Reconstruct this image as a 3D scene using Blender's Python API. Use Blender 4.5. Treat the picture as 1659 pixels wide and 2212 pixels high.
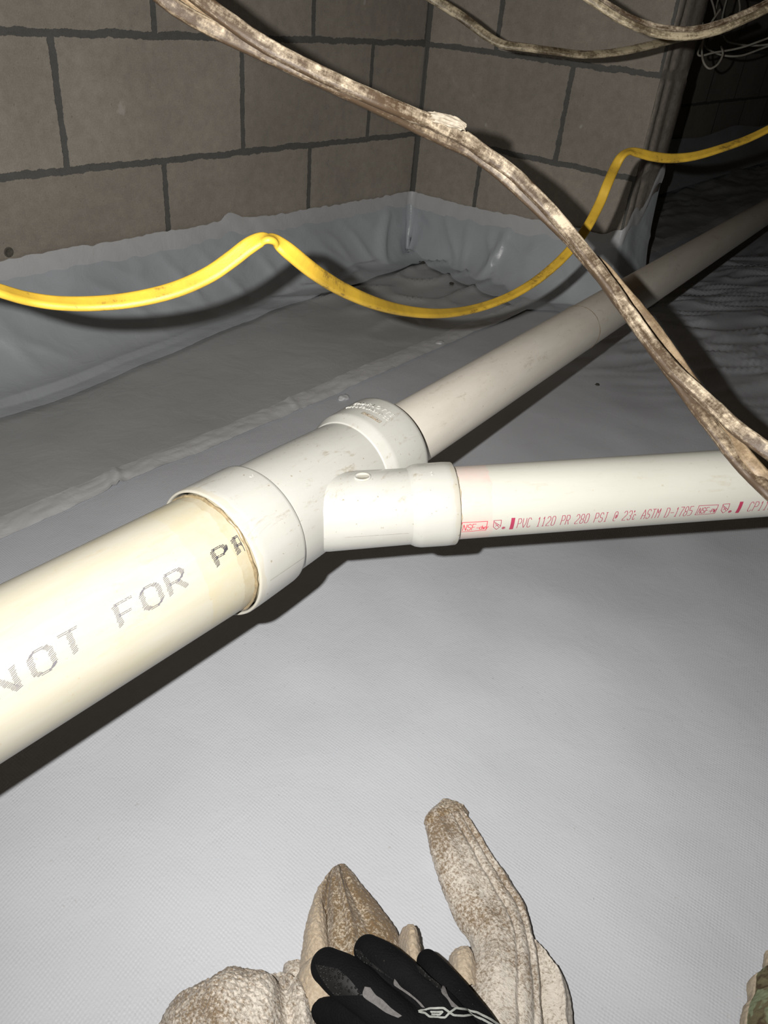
import bpy, bmesh, math, random
from mathutils import Vector, Matrix, noise
from mathutils.bvhtree import BVHTree

for o in list(bpy.data.objects):
    bpy.data.objects.remove(o)
SC = bpy.context.scene
COL = SC.collection
random.seed(7)

# ------------------------------------------------------------ camera
F = 1680.0
R = Matrix(((0.6185569732, -0.7812445484, 0.0839298900),
            (-0.3933953713, -0.4003846890, -0.8276062969),
            (0.6801671506, 0.4789040158, -0.5549987305)))      # rows: image right, image down, forward
CAM = Vector((-1.8199, -1.2996, 0.0989))
cd = bpy.data.cameras.new('camera'); cam = bpy.data.objects.new('camera', cd); COL.objects.link(cam)
cd.sensor_fit = 'HORIZONTAL'; cd.sensor_width = 36.0; cd.lens = 36.0 * F / 1659.0
cd.clip_start = 0.01; cd.clip_end = 50
M = Matrix((R[0], -R[1], -R[2])).transposed().to_4x4(); M.translation = CAM
cam.matrix_world = M
SC.camera = cam

# ------------------------------------------------------------ world, flash, exposure
w = bpy.data.worlds.new('world'); SC.world = w; w.use_nodes = True
w.node_tree.nodes['Background'].inputs[0].default_value = (0.75, 0.8, 1.0, 1)
w.node_tree.nodes['Background'].inputs[1].default_value = 0.0
FLASH = CAM + R.transposed() @ Vector((-0.043, -0.018, 0.0))
ld = bpy.data.lights.new('phone_flash', 'AREA'); ld.shape = 'DISK'; ld.size = 0.007
ld.spread = math.radians(150); ld.energy = 8.5; ld.color = (1.0, 0.975, 0.94)
lo = bpy.data.objects.new('phone_flash', ld); COL.objects.link(lo)
ML = Matrix((R[0], -R[1], -R[2])).transposed().to_4x4()
ML = ML @ Matrix.Rotation(math.radians(16), 4, 'X') @ Matrix.Rotation(math.radians(-3), 4, 'Y')
ML.translation = FLASH
lo.matrix_world = ML
vs = SC.view_settings
vs.view_transform = 'Standard'; vs.look = 'None'; vs.gamma = 1.0; vs.use_curve_mapping = False
vs.exposure = 0.0
try:
    SC.cycles.max_bounces = 8; SC.cycles.diffuse_bounces = 5
except Exception:
    pass

# ------------------------------------------------------------ helpers
def ray(px, py):
    return R.transposed() @ Vector(((px - 829.5) / F, (py - 1106) / F, 1.0))
def at(px, py, Z):
    return CAM + ray(px, py) * Z
def on_z(px, py, z):
    d = ray(px, py); return CAM + d * ((z - CAM.z) / d.z)

def tag(o, label=None, cat=None, group=None, kind=None):
    if label: o['label'] = label
    if cat: o['category'] = cat
    if group: o['group'] = group
    if kind: o['kind'] = kind
    return o
def empty(name, loc):
    o = bpy.data.objects.new(name, None); COL.objects.link(o); o.location = loc
    o.empty_display_size = 0.02
    return o
def link(name, me, mat, parent=None, smooth=True, mw=None):
    o = bpy.data.objects.new(name, me); COL.objects.link(o)
    if mat: me.materials.append(mat)
    if smooth:
        for p in me.polygons: p.use_smooth = True
    if parent is not None:
        o.parent = parent
        o.matrix_parent_inverse = parent_world(parent).inverted()
    if mw is not None: o.matrix_basis = mw
    return o
def parent_world(p):
    if p.parent is None: return p.matrix_basis.copy()
    return parent_world(p.parent) @ p.matrix_parent_inverse @ p.matrix_basis
def mesh(name, vs_, fs_):
    me = bpy.data.meshes.new(name); me.from_pydata([tuple(v) for v in vs_], [], fs_); me.update(); return me
def grid_faces(nu, nv, close_v=False, off=0):
    f = []
    for i in range(nu - 1):
        for j in range(nv if close_v else nv - 1):
            a = off + i * nv + j; b = off + i * nv + (j + 1) % nv
            f.append((a, b, b + nv, a + nv))
    return f
def frame(d):
    d = d.normalized(); e1 = (Vector((0, 0, 1)) - d * d.z).normalized(); e2 = d.cross(e1)
    return d, e1, e2
BS = 0.978      # the branch pipe's true scale against its nominal size
def cyl_matrix(O, d, k=1.0):
    """local x = axis, local z = up (phi 0), local y so that phi grows toward the camera side"""
    d, e1, e2 = frame(d)
    m = (Matrix((d, -e2, e1)).transposed() * k).to_4x4(); m.translation = O
    return m
def lathe(profile, n=96, caps=(False, False)):
    """profile [(s, r)] about local x; phi 0 = +z, phi 90 = -y"""
    v = []
    for s, r in profile:
        for k in range(n):
            a = 2 * math.pi * k / n
            v.append((s, -r * math.sin(a), r * math.cos(a)))
    f = grid_faces(len(profile), n, True)
    return v, f
def catmull(pts, t):
    n = len(pts) - 1
    x = max(0.0, min(n - 1e-9, t * n)); i = int(x); u = x - i
    p = [pts[max(0, i - 1)], pts[i], pts[i + 1], pts[min(n, i + 2)]]
    o = []
    for k in range(len(pts[0])):
        a, b, c, d = p[0][k], p[1][k], p[2][k], p[3][k]
        o.append(0.5 * (2 * b + (c - a) * u + (2 * a - 5 * b + 4 * c - d) * u * u + (3 * b - a - 3 * c + d) * u ** 3))
    return o
def fbm(x, y, z=0.0, oct_=4):
    return noise.fractal(Vector((x, y, z)), 1.0, 2.0, oct_)
def sstep(a, b, x):
    t = max(0.0, min(1.0, (x - a) / (b - a))); return t * t * (3 - 2 * t)

# ------------------------------------------------------------ materials
class Nt:
    def __init__(s, name):
        s.m = bpy.data.materials.new(name); s.m.use_nodes = True
        s.t = s.m.node_tree; s.t.nodes.clear()
        s.out = s.n('ShaderNodeOutputMaterial'); s.b = s.n('ShaderNodeBsdfPrincipled')
        s.l(s.b.outputs[0], s.out.inputs[0])
    def n(s, k, **kw):
        x = s.t.nodes.new(k)
        for a, b in kw.items(): setattr(x, a, b)
        return x
    def l(s, a, b): s.t.links.new(a, b)
    def put(s, sock, v):
        if hasattr(v, 'links'): s.l(v, sock)
        else: sock.default_value = v
    def coord(s, kind='Object', scale=(1, 1, 1), loc=(0, 0, 0), rot=(0, 0, 0)):
        c = s.n('ShaderNodeTexCoord'); m = s.n('ShaderNodeMapping')
        m.inputs['Scale'].default_value = scale; m.inputs['Location'].default_value = loc; m.inputs['Rotation'].default_value = rot
        s.l(c.outputs[kind], m.inputs[0]); return m.outputs[0]
    def noise(s, co, scale, detail=4, rough=0.55, dist=0.0):
        x = s.n('ShaderNodeTexNoise'); s.l(co, x.inputs['Vector'])
        x.inputs['Scale'].default_value = scale; x.inputs['Detail'].default_value = detail
        x.inputs['Roughness'].default_value = rough; x.inputs['Distortion'].default_value = dist
        return x.outputs[0]
    def ramp(s, fac, stops):
        x = s.n('ShaderNodeValToRGB'); s.l(fac, x.inputs[0]); e = x.color_ramp.elements
        while len(e) < len(stops): e.new(0.5)
        for k, (p, c) in enumerate(stops):
            e[k].position = p
            e[k].color = (c, c, c, 1) if isinstance(c, (int, float)) else (*c, 1)
        return x.outputs[0]
    def mix(s, fac, a, b, mode='MIX'):
        x = s.n('ShaderNodeMix', data_type='RGBA', blend_type=mode)
        s.put(x.inputs[0], fac)
        for i, v in ((6, a), (7, b)):
            if isinstance(v, tuple): v = (*v, 1) if len(v) == 3 else v
            s.put(x.inputs[i], v)
        return x.outputs[2]
    def math(s, op, a, b=0.0, c=None):
        x = s.n('ShaderNodeMath', operation=op); s.put(x.inputs[0], a); s.put(x.inputs[1], b)
        if c is not None: s.put(x.inputs[2], c)
        return x.outputs[0]
    def sep(s, co):
        x = s.n('ShaderNodeSeparateXYZ'); s.l(co, x.inputs[0]); return x.outputs
    def comb(s, a, b, c):
        x = s.n('ShaderNodeCombineXYZ'); s.put(x.inputs[0], a); s.put(x.inputs[1], b); s.put(x.inputs[2], c); return x.outputs[0]
    def bump(s, h, strength, dist, prev=None):
        x = s.n('ShaderNodeBump'); s.l(h, x.inputs['Height']); x.inputs['Strength'].default_value = strength
        x.inputs['Distance'].default_value = dist
        if prev is not None: s.l(prev, x.inputs['Normal'])
        return x.outputs[0]
    def fin(s, col, rough, nrm=None, spec=0.5, **kw):
        if isinstance(col, tuple): col = (*col, 1)
        s.put(s.b.inputs['Base Color'], col); s.put(s.b.inputs['Roughness'], rough)
        s.b.inputs['Specular IOR Level'].default_value = spec
        if nrm is not None: s.l(nrm, s.b.inputs['Normal'])
        for k, v in kw.items(): s.b.inputs[k.replace('_', ' ')].default_value = v
        return s.m

def mat_wall(name, axis, shift=0.0):
    t = Nt(name)
    g = t.coord('Object')
    x, y, z = t.sep(g)
    u = x if axis == 'x' else y
    n1 = t.noise(g, 14, 6, 0.65); n2 = t.noise(g, 60, 4, 0.7)
    d1 = t.math('MULTIPLY', t.math('SUBTRACT', n1, 0.5), 0.016)
    d2 = t.math('MULTIPLY', t.math('SUBTRACT', n2, 0.5), 0.009)
    vz = t.math('ADD', t.math('ADD', z, 2.2352), t.math('ADD', d1, d2))
    uu = t.math('ADD', t.math('ADD', u, 4.064 + shift), t.math('ADD', d2, t.math('MULTIPLY', d1, 0.4)))
    br = t.n('ShaderNodeTexBrick'); t.l(t.comb(uu, vz, 0.0), br.inputs['Vector'])
    br.offset = 0.5; br.offset_frequency = 2; br.squash = 1
    br.inputs['Scale'].default_value = 1.0; br.inputs['Brick Width'].default_value = 0.4064
    br.inputs['Row Height'].default_value = 0.2032; br.inputs['Mortar Size'].default_value = 0.0062
    br.inputs['Mortar Smooth'].default_value = 0.12; br.inputs['Bias'].default_value = 0.0
    br.inputs['Color1'].default_value = (0.335, 0.300, 0.255, 1); br.inputs['Color2'].default_value = (0.385, 0.345, 0.295, 1)
    br.inputs['Mortar'].default_value = (0.135, 0.135, 0.125, 1)
    big = t.noise(g, 4, 5, 0.6)
    fine = t.noise(g, 420, 3, 0.8)
    pits = t.n('ShaderNodeTexVoronoi'); t.l(g, pits.inputs['Vector']); pits.inputs['Scale'].default_value = 55
    pitm = t.ramp(pits.outputs[0], [(0.0, 0.45), (0.11, 1.0)])
    c = t.mix(1.0, br.outputs[0], t.ramp(big, [(0.25, 0.78), (0.75, 1.08)]), 'MULTIPLY')
    c = t.mix(1.0, c, t.ramp(fine, [(0.25, 0.80), (0.75, 1.14)]), 'MULTIPLY')
    c = t.mix(0.5, c, pitm, 'MULTIPLY')
    c = t.mix(1.0, c, t.ramp(t.noise(g, 45, 5, 0.75), [(0.3, 0.86), (0.7, 1.12)]), 'MULTIPLY')
    if axis == 'y':      # mortar filling the inside corner
        edge = t.math('GREATER_THAN', t.math('ADD', y, t.math('MULTIPLY', d2, 0.8)), -0.0135)
        c = t.mix(edge, c, (0.12, 0.12, 0.11))
    c = t.mix(t.ramp(t.noise(g, 23, 3, 0.5), [(0.70, 0.0), (0.76, 0.5)]), c, (0.55, 0.52, 0.47))
    h = t.math('ADD', t.math('MULTIPLY', br.outputs[1], -1.0), t.math('MULTIPLY', fine, 0.25))
    nb = t.bump(h, 0.6, 0.004)
    nb = t.bump(pitm, 0.4, 0.002, nb)
    return t.fin(c, 0.95, nb, 0.2)

def mat_sheet(name, base, rough, weave=0.0, wr=0.3, spec=0.5, tone=(0.9, 1.05)):
    t = Nt(name); g = t.coord('Object')
    big = t.noise(g, 3.2, 4, 0.5); med = t.noise(g, 16, 5, 0.6, 0.6)
    c = t.mix(1.0, base, t.ramp(big, [(0.3, tone[0]), (0.7, tone[1])]), 'MULTIPLY')
    dust = t.ramp(t.noise(g, 260, 2, 0.5), [(0.70, 0.0), (0.78, 0.35)])
    c = t.mix(dust, c, (0.30, 0.27, 0.22))
    nb = t.bump(med, wr, 0.010)
    if weave > 0:
        rg = t.coord('Object', rot=(0, 0, math.radians(38)))
        x, y, z = t.sep(rg)
        k = 2 * math.pi / 0.0034
        sx = t.math('SINE', t.math('MULTIPLY', x, k)); sy = t.math('SINE', t.math('MULTIPLY', y, k * 0.8))
        h = t.math('MULTIPLY', sx, sy)
        h = t.math('ADD', t.math('MULTIPLY', h, t.ramp(t.noise(rg, 90, 3, 0.6), [(0.35, 0.3), (0.6, 1.2)])), t.math('MULTIPLY', t.noise(rg, 420, 3, 0.7), 2.6))
        nb = t.bump(h, weave, 0.00045, nb)
        c = t.mix(t.ramp(h, [(0.0, 0.07), (0.35, 0.0)]), c, (0.35, 0.35, 0.35))
    return t.fin(c, rough, nb, spec)

def mat_pipe(name, base, stain, bands, rough=0.3, dirt_col=(0.20, 0.14, 0.07), dirt=0.5, top_dirt=0.4, spots=0.5, spec=0.5):
    """object coords: x = distance along the axis. bands: [(x0, x1, colour, strength)]"""
    t = Nt(name); g = t.coord('Object'); x, y, z = t.sep(g)
    st = t.coord('Object', scale=(1, 5, 5))
    n = t.noise(st, 12, 5, 0.6); n3 = t.noise(g, 70, 6, 0.7)
    c = t.mix(t.ramp(n, [(0.35, 0.0), (0.75, 1.0)]), base, stain)
    for (a, b, col, s) in bands:
        xn = t.math('ADD', x, t.math('MULTIPLY', t.math('SUBTRACT', n, 0.5), 0.012))
        f = t.math('MULTIPLY', t.math('GREATER_THAN', xn, a), t.math('LESS_THAN', xn, b))
        f = t.math('MULTIPLY', f, t.ramp(n3, [(0.30, 0.25), (0.62, 1.0)]))
        c = t.mix(t.math('MULTIPLY', f, s), c, col)
    # dirt that has settled on the top of the pipe
    up = t.math('MULTIPLY', t.math('GREATER_THAN', z, 0.012), top_dirt)
    dd = t.ramp(t.noise(t.coord('Object', scale=(0.5, 1.5, 1.5)), 60, 8, 0.80, 0.5), [(0.56, 0.0), (0.70, 1.0)])
    c = t.mix(t.math('MULTIPLY', dd, up), c, dirt_col)
    sp = t.ramp(t.noise(g, 330, 2, 0.5), [(0.715, 0.0), (0.75, spots)])
    c = t.mix(sp, c, dirt_col)
    lines = t.ramp(t.noise(t.coord('Object', scale=(0.25, 6, 6)), 90, 2, 0.5), [(0.70, 0.0), (0.80, dirt * 0.5)])
    c = t.mix(lines, c, (0.28, 0.24, 0.18))
    nb = t.bump(n3, 0.06, 0.002)
    return t.fin(c, rough, nb, spec)

def mat_cable(name, base, dirt_col, amount=0.5, rough=0.5, side=0.0):
    """uv: metres along the cable, metres around it; dirt runs in streaks and sits more on one side"""
    t = Nt(name); uv = t.coord('UV')
    st = t.coord('UV', scale=(0.22, 1, 1))
    n = t.noise(uv, 300, 8, 0.8); n2 = t.noise(st, 900, 6, 0.8); b = t.noise(uv, 26, 5, 0.65); s_ = t.noise(t.coord('UV', scale=(0.10, 1, 1)), 420, 3, 0.6)
    x, y, z = t.sep(uv)
    m_ = t.math('ADD', t.math('MULTIPLY', n, 0.28), t.math('ADD', t.math('MULTIPLY', n2, 0.14), t.math('ADD', t.math('MULTIPLY', b, 0.36), t.math('MULTIPLY', s_, 0.22))))
    if side:
        m_ = t.math('ADD', m_, t.math('MULTIPLY', t.math('COSINE', t.math('MULTIPLY', y, 2 * math.pi / 0.025)), side))
    lo_ = 0.575 - 0.17 * amount
    f = t.ramp(m_, [(lo_, 0.0), (lo_ + 0.035, 0.55), (lo_ + 0.10, 1.0)])
    mid = tuple(0.55 * a_ + 0.45 * b_ for a_, b_ in zip(base, dirt_col))
    c = t.mix(t.ramp(b, [(0.4, 0.0), (0.65, 0.8)]), base, mid)
    c = t.mix(f, c, dirt_col)
    nb = t.bump(n2, 0.35, 0.0006)
    return t.fin(c, rough, nb, 0.4)

def mat_terry(name, light, dark, lo_=0.42, hi=0.6):
    t = Nt(name); g = t.coord('Object')
    n = t.noise(g, 20, 7, 0.72); n2 = t.noise(g, 420, 4, 0.7)
    n3 = t.noise(t.coord('Object', scale=(1, 0.45, 1), rot=(0, 0, 0.5)), 800, 3, 0.7); big = t.noise(g, 6, 3, 0.5)
    m_ = t.math('ADD', t.math('MULTIPLY', n, 0.30), t.math('ADD', t.math('MULTIPLY', n2, 0.30), t.math('ADD', t.math('MULTIPLY', n3, 0.20), t.math('MULTIPLY', big, 0.20))))
    c = t.mix(t.ramp(m_, [(lo_, 0.0), (hi, 1.0)]), light, dark)
    nb = t.bump(n3, 0.55, 0.0012)
    nb = t.bump(n2, 0.5, 0.0012, nb)
    return t.fin(c, 0.95, nb, 0.1, Sheen_Weight=0.15)

def mat_plain(name, col, rough=0.5, scale=80, var=0.12, spec=0.5, bump=0.1):
    t = Nt(name); g = t.coord('Object'); n = t.noise(g, scale, 4, 0.6)
    c = t.mix(1.0, col, t.ramp(n, [(0.3, 1 - var), (0.7, 1 + var)]), 'MULTIPLY')
    return t.fin(c, rough, t.bump(n, bump, 0.001), spec)

def mat_ink(name, col, fade=0.3, scale=140):
    t = Nt(name); g = t.coord('Object'); n = t.noise(g, scale, 4, 0.7)
    tr = t.n('ShaderNodeBsdfTransparent'); mx = t.n('ShaderNodeMixShader')
    t.l(t.ramp(n, [(0.30, 1.0 - fade), (0.55, 1.0 - fade * 0.25)]), mx.inputs[0])
    t.fin(col, 0.5)
    t.l(tr.outputs[0], mx.inputs[1]); t.l(t.b.outputs[0], mx.inputs[2]); t.l(mx.outputs[0], t.out.inputs[0])
    return t.m

# ------------------------------------------------------------ structure: floor, walls, ceiling
FZ = -0.505
def box_mesh(name, lo_, hi):
    x0, y0, z0 = lo_; x1, y1, z1 = hi
    v = [(x, y, z) for x in (x0, x1) for y in (y0, y1) for z in (z0, z1)]
    f = [(0, 1, 3, 2), (4, 6, 7, 5), (0, 4, 5, 1), (2, 3, 7, 6), (0, 2, 6, 4), (1, 5, 7, 3)]
    return mesh(name, v, f)
M_wallx = mat_wall('block_wall_left', 'x'); M_wally = mat_wall('block_wall_right', 'y', 0.2032)
M_soil = mat_plain('bare_soil', (0.09, 0.07, 0.05), 0.95, 30, 0.3)
M_wood = mat_plain('subfloor_wood', (0.16, 0.115, 0.07), 0.9, 20, 0.25)
CEIL = 0.62
s = link('floor', box_mesh('floor', (-4.2, -3.6, FZ - 0.16), (4.6, 0.0, FZ - 0.045)), M_soil, smooth=False); tag(s, 'bare soil ground under the plastic sheeting', kind='structure')
s = link('wall_left', box_mesh('wall_left', (-4.2, 0.0, -0.66), (4.6, 0.2, CEIL)), M_wallx, smooth=False); tag(s, 'long concrete block wall behind the yellow cable', kind='structure')
s = link('wall_right', box_mesh('wall_right', (0.0, -0.6096, -0.66), (0.158, 0.0, CEIL)), M_wally, smooth=False); tag(s, 'short concrete block wall meeting the long wall at the corner', kind='structure')
s = link('wall_far', box_mesh('wall_far', (4.4, -3.6, -0.66), (4.6, 0.0, CEIL)), M_wally, smooth=False); tag(s, 'distant concrete block wall lost in the dark', kind='structure')
s = link('ceiling', box_mesh('ceiling', (-4.2, -3.6, CEIL), (4.6, 0.2, CEIL + 0.03)), M_wood, smooth=False); tag(s, 'wooden subfloor above the crawl space', kind='structure')

# raised mortar ribs and flute at the free end of the short wall
def wall_flute():
    v = []
    prof = [(0.0005, 0.0), (0.003, 0.003), (0.024, 0.0032), (0.028, 0.001), (0.034, 0.0005), (0.040, 0.001), (0.044, 0.0040), (0.060, 0.0045), (0.066, 0.0042),
            (0.078, 0.0040), (0.088, 0.0020), (0.098, 0.0040), (0.112, 0.0044), (0.150, 0.0042), (0.156, 0.0)]
    zs = [-0.40 + 1.02 * i / 200 for i in range(201)]
    for z in zs:
        cut = 1.0
        for zc in (0.0, 0.2032, -0.2032, 0.4064):
            cut = min(cut, 0.15 + 0.85 * sstep(0.006, 0.012, abs(z - zc)))
        for a, h in prof:
            w_ = 0.0012 * noise.noise(Vector((z * 40, a * 90, 5))) + 0.002 * noise.noise(Vector((z * 9, a * 30, 2)))
            v.append((a, -0.6098 - max(0.0, h * cut + w_), z))
    return mesh('trim_1', v, grid_faces(201, len(prof)))
M_mortar = mat_plain('mortar_squeeze', (0.27, 0.24, 0.205), 0.95, 120, 0.2, 0.2, 0.6)
s = link('trim_1', wall_flute(), M_mortar); tag(s, 'grooved end face of the short block wall', kind='structure')

# ------------------------------------------------------------ plastic sheeting on the ground
def ground(x, y):
    """height of the ground cover over the soil"""
    h = 0.010 * noise.noise(Vector((x * 2.3 + 4, y * 2.9, 0.3)))
    a = x * 0.80 + y * 0.60; b = -x * 0.60 + y * 0.80
    h += 0.0062 * noise.noise(Vector((a * 2.2, b * 8.0, 7.7)))
    h += 0.0012 * noise.noise(Vector((x * 15, y * 13, 2.2)))
    # crisp crumples toward the dark opening past the short wall
    k = sstep(-0.55, 0.1, x) * sstep(-0.55, -0.75, y)
    if k > 0:
        aa = x * 0.55 + y * 0.83
        r = 1 - abs(noise.noise(Vector((aa * 26 + 1.5 * noise.noise(Vector((x * 5, y * 5, 1))), (x * 0.83 - y * 0.55) * 4, 9))))
        h += k * 0.013 * (r ** 4)
    k2 = sstep(-0.75, -0.3, x) * sstep(-0.48, -0.3, y) 
    if k2 > 0:
        r = 1 - abs(noise.noise(Vector((x * 6 + 5, y * 11 + x * 3, 4))))
        h += k2 * 0.016 * (r ** 5)
    return FZ + h
def seam_y(x):
    return -0.480 + 0.004 * noise.noise(Vector((x * 4, 0, 3)))
def axis_pts(a, b, dens):
    out = [a]
    while out[-1] < b: out.append(out[-1] + dens(out[-1]))
    out[-1] = b
    return out
xs = axis_pts(-3.2, 4.38, lambda x: 0.010 if -1.9 < x < 0.9 else 0.05)
ys_near = axis_pts(-3.4, 0.0, lambda y: 0.010 if y > -1.5 else 0.05)
def floor_sheet(name, mat, v0, v1, n, lift, y_of):
    v = []
    for x in xs:
        for j in range(n):
            y = y_of(x, j / (n - 1))
            v.append((x, y, ground(x, y) + lift))
    return link(name, mesh(name, v, grid_faces(len(xs), n)), mat)
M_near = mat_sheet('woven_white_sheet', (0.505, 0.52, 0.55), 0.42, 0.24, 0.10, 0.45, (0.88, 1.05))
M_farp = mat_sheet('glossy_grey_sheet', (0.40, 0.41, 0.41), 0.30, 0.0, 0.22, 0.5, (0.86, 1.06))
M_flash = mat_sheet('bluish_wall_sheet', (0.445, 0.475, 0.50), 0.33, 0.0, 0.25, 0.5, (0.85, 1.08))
M_tape = mat_sheet('white_seam_tape', (0.53, 0.535, 0.54), 0.40, 0.0, 0.25, 0.4, (0.92, 1.05))

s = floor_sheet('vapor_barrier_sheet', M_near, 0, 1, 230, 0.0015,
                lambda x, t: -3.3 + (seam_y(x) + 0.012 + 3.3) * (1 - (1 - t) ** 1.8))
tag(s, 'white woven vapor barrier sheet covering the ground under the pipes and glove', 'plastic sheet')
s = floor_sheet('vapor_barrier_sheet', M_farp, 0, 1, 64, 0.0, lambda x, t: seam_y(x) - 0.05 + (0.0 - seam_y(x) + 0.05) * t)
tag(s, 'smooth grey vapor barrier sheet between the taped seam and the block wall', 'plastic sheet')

def seam_tape():
    v = []; n = 9
    tx = axis_pts(-3.2, 3.0, lambda x: 0.006 if -1.6 < x < 0 else 0.03)
    for x in tx:
        for j in range(n):
            t = j / (n - 1)
            wob = 0.003 * noise.noise(Vector((x * 9, 5, 1)))
            y = -0.482 + 0.043 * t + wob * (1 if j in (0, n - 1) else 0.3)
            z = ground(x, y) + 0.0034 + 0.0012 * (math.sin(math.pi * t))
            # puckers where the tape was folded over itself
            for xc, amp in ((-1.287, 0.007), (-1.300, 0.004), (-0.93, 0.003)):
                xx = x - xc - 0.45 * (y + 0.46)
                z += amp * math.exp(-(xx / 0.0045) ** 2)
            z += 0.0016 * (1 - abs(noise.noise(Vector((x * 22, y * 60, 0))))) ** 6
            v.append((x, y, z))
    return mesh('seam_tape', v, grid_faces(len(tx), n))
s = link('seam_tape', seam_tape(), M_tape)
tag(s, 'wide white tape strip along the lap seam of the floor sheets', 'tape')

# sheet that climbs the walls: plan path with outward normals
def wall_path():
    pts = []
    x = -3.2
    while x < -0.03: pts.append((x, 0.0, 0.0, -1.0)); x += 0.010 if x > -1.6 else 0.04
    for k in range(9):
        a = k / 8; nx = -a; ny = -(1 - a); l = math.hypot(nx, ny)
        pts.append((-0.03 + 0.03 * a if a < 0.5 else -0.0, 0.0 if a <= 0.5 else -0.03 * a, nx / l * 1.0, ny / l * 1.0))
    y = -0.035
    while y > -0.602: pts.append((0.0, y, -1.0, 0.0)); y -= 0.009
    for k in range(7):
        a = k / 6 * math.pi / 2
        pts.append((0.0 + 0.001 * k, -0.6096, -math.cos(a), -math.sin(a)))
    x = 0.02
    while x < 0.158: pts.append((x, -0.6096, 0.0, -1.0)); x += 0.009
    return pts
WP = wall_path()
def top_z(i, x, y):
    s_ = x if y == 0 and x < 0 else -y + 0.0
    z = -0.336 - 0.014 * sstep(-0.9, -0.1, x if x < 0 else 0)
    z += 0.006 * noise.noise(Vector((x * 7, y * 7, 2))) + 0.003 * noise.noise(Vector((x * 40, y * 40, 2)))
    if abs(y) > 0.02:
        z = -0.350 + 0.012 * sstep(0.2, 0.5, -y) + 0.02 * sstep(0.56, 0.61, -y) + 0.004 * noise.noise(Vector((0, y * 20, 2)))
    if x > 0: z = -0.318 + 0.80 * x + 0.02 * math.sin(x * 60)
    # little torn lift above the yellow cable bend
    z += 0.014 * math.exp(-((x + 0.655) / 0.022) ** 2) if y == 0 else 0
    return z
def base_w(x, y):
    if x < 0 and y > -0.02: return 0.075 + 0.055 * sstep(-0.6, -1.3, x) + 0.035 * noise.noise(Vector((x * 5.5, 1, 0))) - 0.05 * sstep(-0.12, 0.0, x)
    if abs(x) < 1e-6 and y > -0.05: return 0.03
    return 0.045 + 0.06 * sstep(0.1, 0.45, -y) * (1 - 0.8 * sstep(0.45, 0.58, -y)) + 0.025 * noise.noise(Vector((0, y * 9, 4)))
def wall_sheet(z_of_t, n, off, lip=True, wr=1.0):
    v = []
    for i, (x, y, nx, ny) in enumerate(WP):
        zt = top_z(i, x, y); wdt = base_w(x, y)
        for j in range(n):
            t = j / (n - 1)
            tt = min(1.0, t / 0.86)
            # steep against the wall, easing out onto the floor
            ang = tt * math.pi / 2
            d = off + wdt * (1 - math.cos(ang)) ** 1.25
            z = FZ + 0.004 + (zt - FZ) * (1 - math.sin(ang) ** 1.0)
            z = FZ + 0.004 + (zt - FZ) * (1 - tt) ** (1.0 + 0.9 * tt)
            if t > 0.86: d += (t - 0.86) / 0.14 * (0.05 if y > -0.57 else 0.01)
            fold = noise.noise(Vector((x * 6 + z * 3, y * 9 + z * 5, 2.0)))
            ridge = (1 - abs(noise.noise(Vector((x * 11 + (z + 0.4) * 9, y * 15 - (z + 0.4) * 8, 6.0))))) ** 6
            env = math.sin(math.pi * min(1, max(0, (t - 0.1) / 0.8))) 
            pier = 1.0 if y > -0.53 else 0.45
            d += pier * env * (0.012 * fold + 0.008 * ridge)
            # slanted tucks beside the corner and a sharp vertical fold on the short wall
            if x < 0 and y > -0.02: d += env * 0.016 * math.exp(-((x + 0.13 - 0.5 * (z + 0.42)) / 0.018) ** 2)
            if abs(x) < 1e-6: d += env * 0.014 * math.exp(-((y + 0.305 + 0.25 * (z + 0.42)) / 0.010) ** 2)
            px_, py_ = x + nx * max(d, off), y + ny * max(d, off)
            if t > 0.8: z = max(z, 0) if False else z
            g_ = ground(px_, py_) + 0.0045
            z = max(z, g_) if t < 0.9 else g_ + 0.001 * noise.noise(Vector((px_ * 60, py_ * 60, 0)))
            v.append((px_, py_, z))
    return v
n_ = 44
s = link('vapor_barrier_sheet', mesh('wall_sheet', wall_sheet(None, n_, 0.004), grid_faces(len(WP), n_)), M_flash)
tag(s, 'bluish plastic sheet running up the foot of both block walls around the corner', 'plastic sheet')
def top_tape():
    v = []; n = 7
    for i, (x, y, nx, ny) in enumerate(WP):
        zt = top_z(i, x, y)
        for j in range(n):
            t = j / (n - 1)
            rag = 0.004 * noise.noise(Vector((x * 55, y * 55, 9))) if j == 0 else 0
            z = zt + 0.006 + rag - 0.040 * t
            d = 0.0055 + 0.0015 * math.sin(math.pi * t) + 0.002 * noise.noise(Vector((x * 30 + z * 30, y * 30, 1)))
            v.append((x + nx * d, y + ny * d, z))
    return mesh('wall_tape', v, grid_faces(len(WP), n))
s = link('wall_tape', top_tape(), M_tape)
tag(s, 'pale tape strip holding the top edge of the sheet to the block walls', 'tape')

# sheet on the long wall beyond the short wall (seen in the dark at the right)
def far_sheet():
    v = []; n = 18; xx = [0.22 + 0.05 * i for i in range(84)]
    for x in xx:
        for j in range(n):
            t = j / (n - 1)
            d = 0.01 + 0.14 * t ** 2 + 0.02 * math.sin(math.pi * t) * noise.noise(Vector((x * 3, t * 2, 1)))
            z = -0.335 + 0.02 * noise.noise(Vector((x * 2, 8, 1))) 
            z = z + (FZ + 0.014 - z) * t ** 0.8
            v.append((x, -d, z))
    return mesh('far_sheet', v, grid_faces(len(xx), n))
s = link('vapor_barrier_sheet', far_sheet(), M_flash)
tag(s, 'dim plastic sheet on the long wall in the dark past the short wall', 'plastic sheet')

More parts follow.
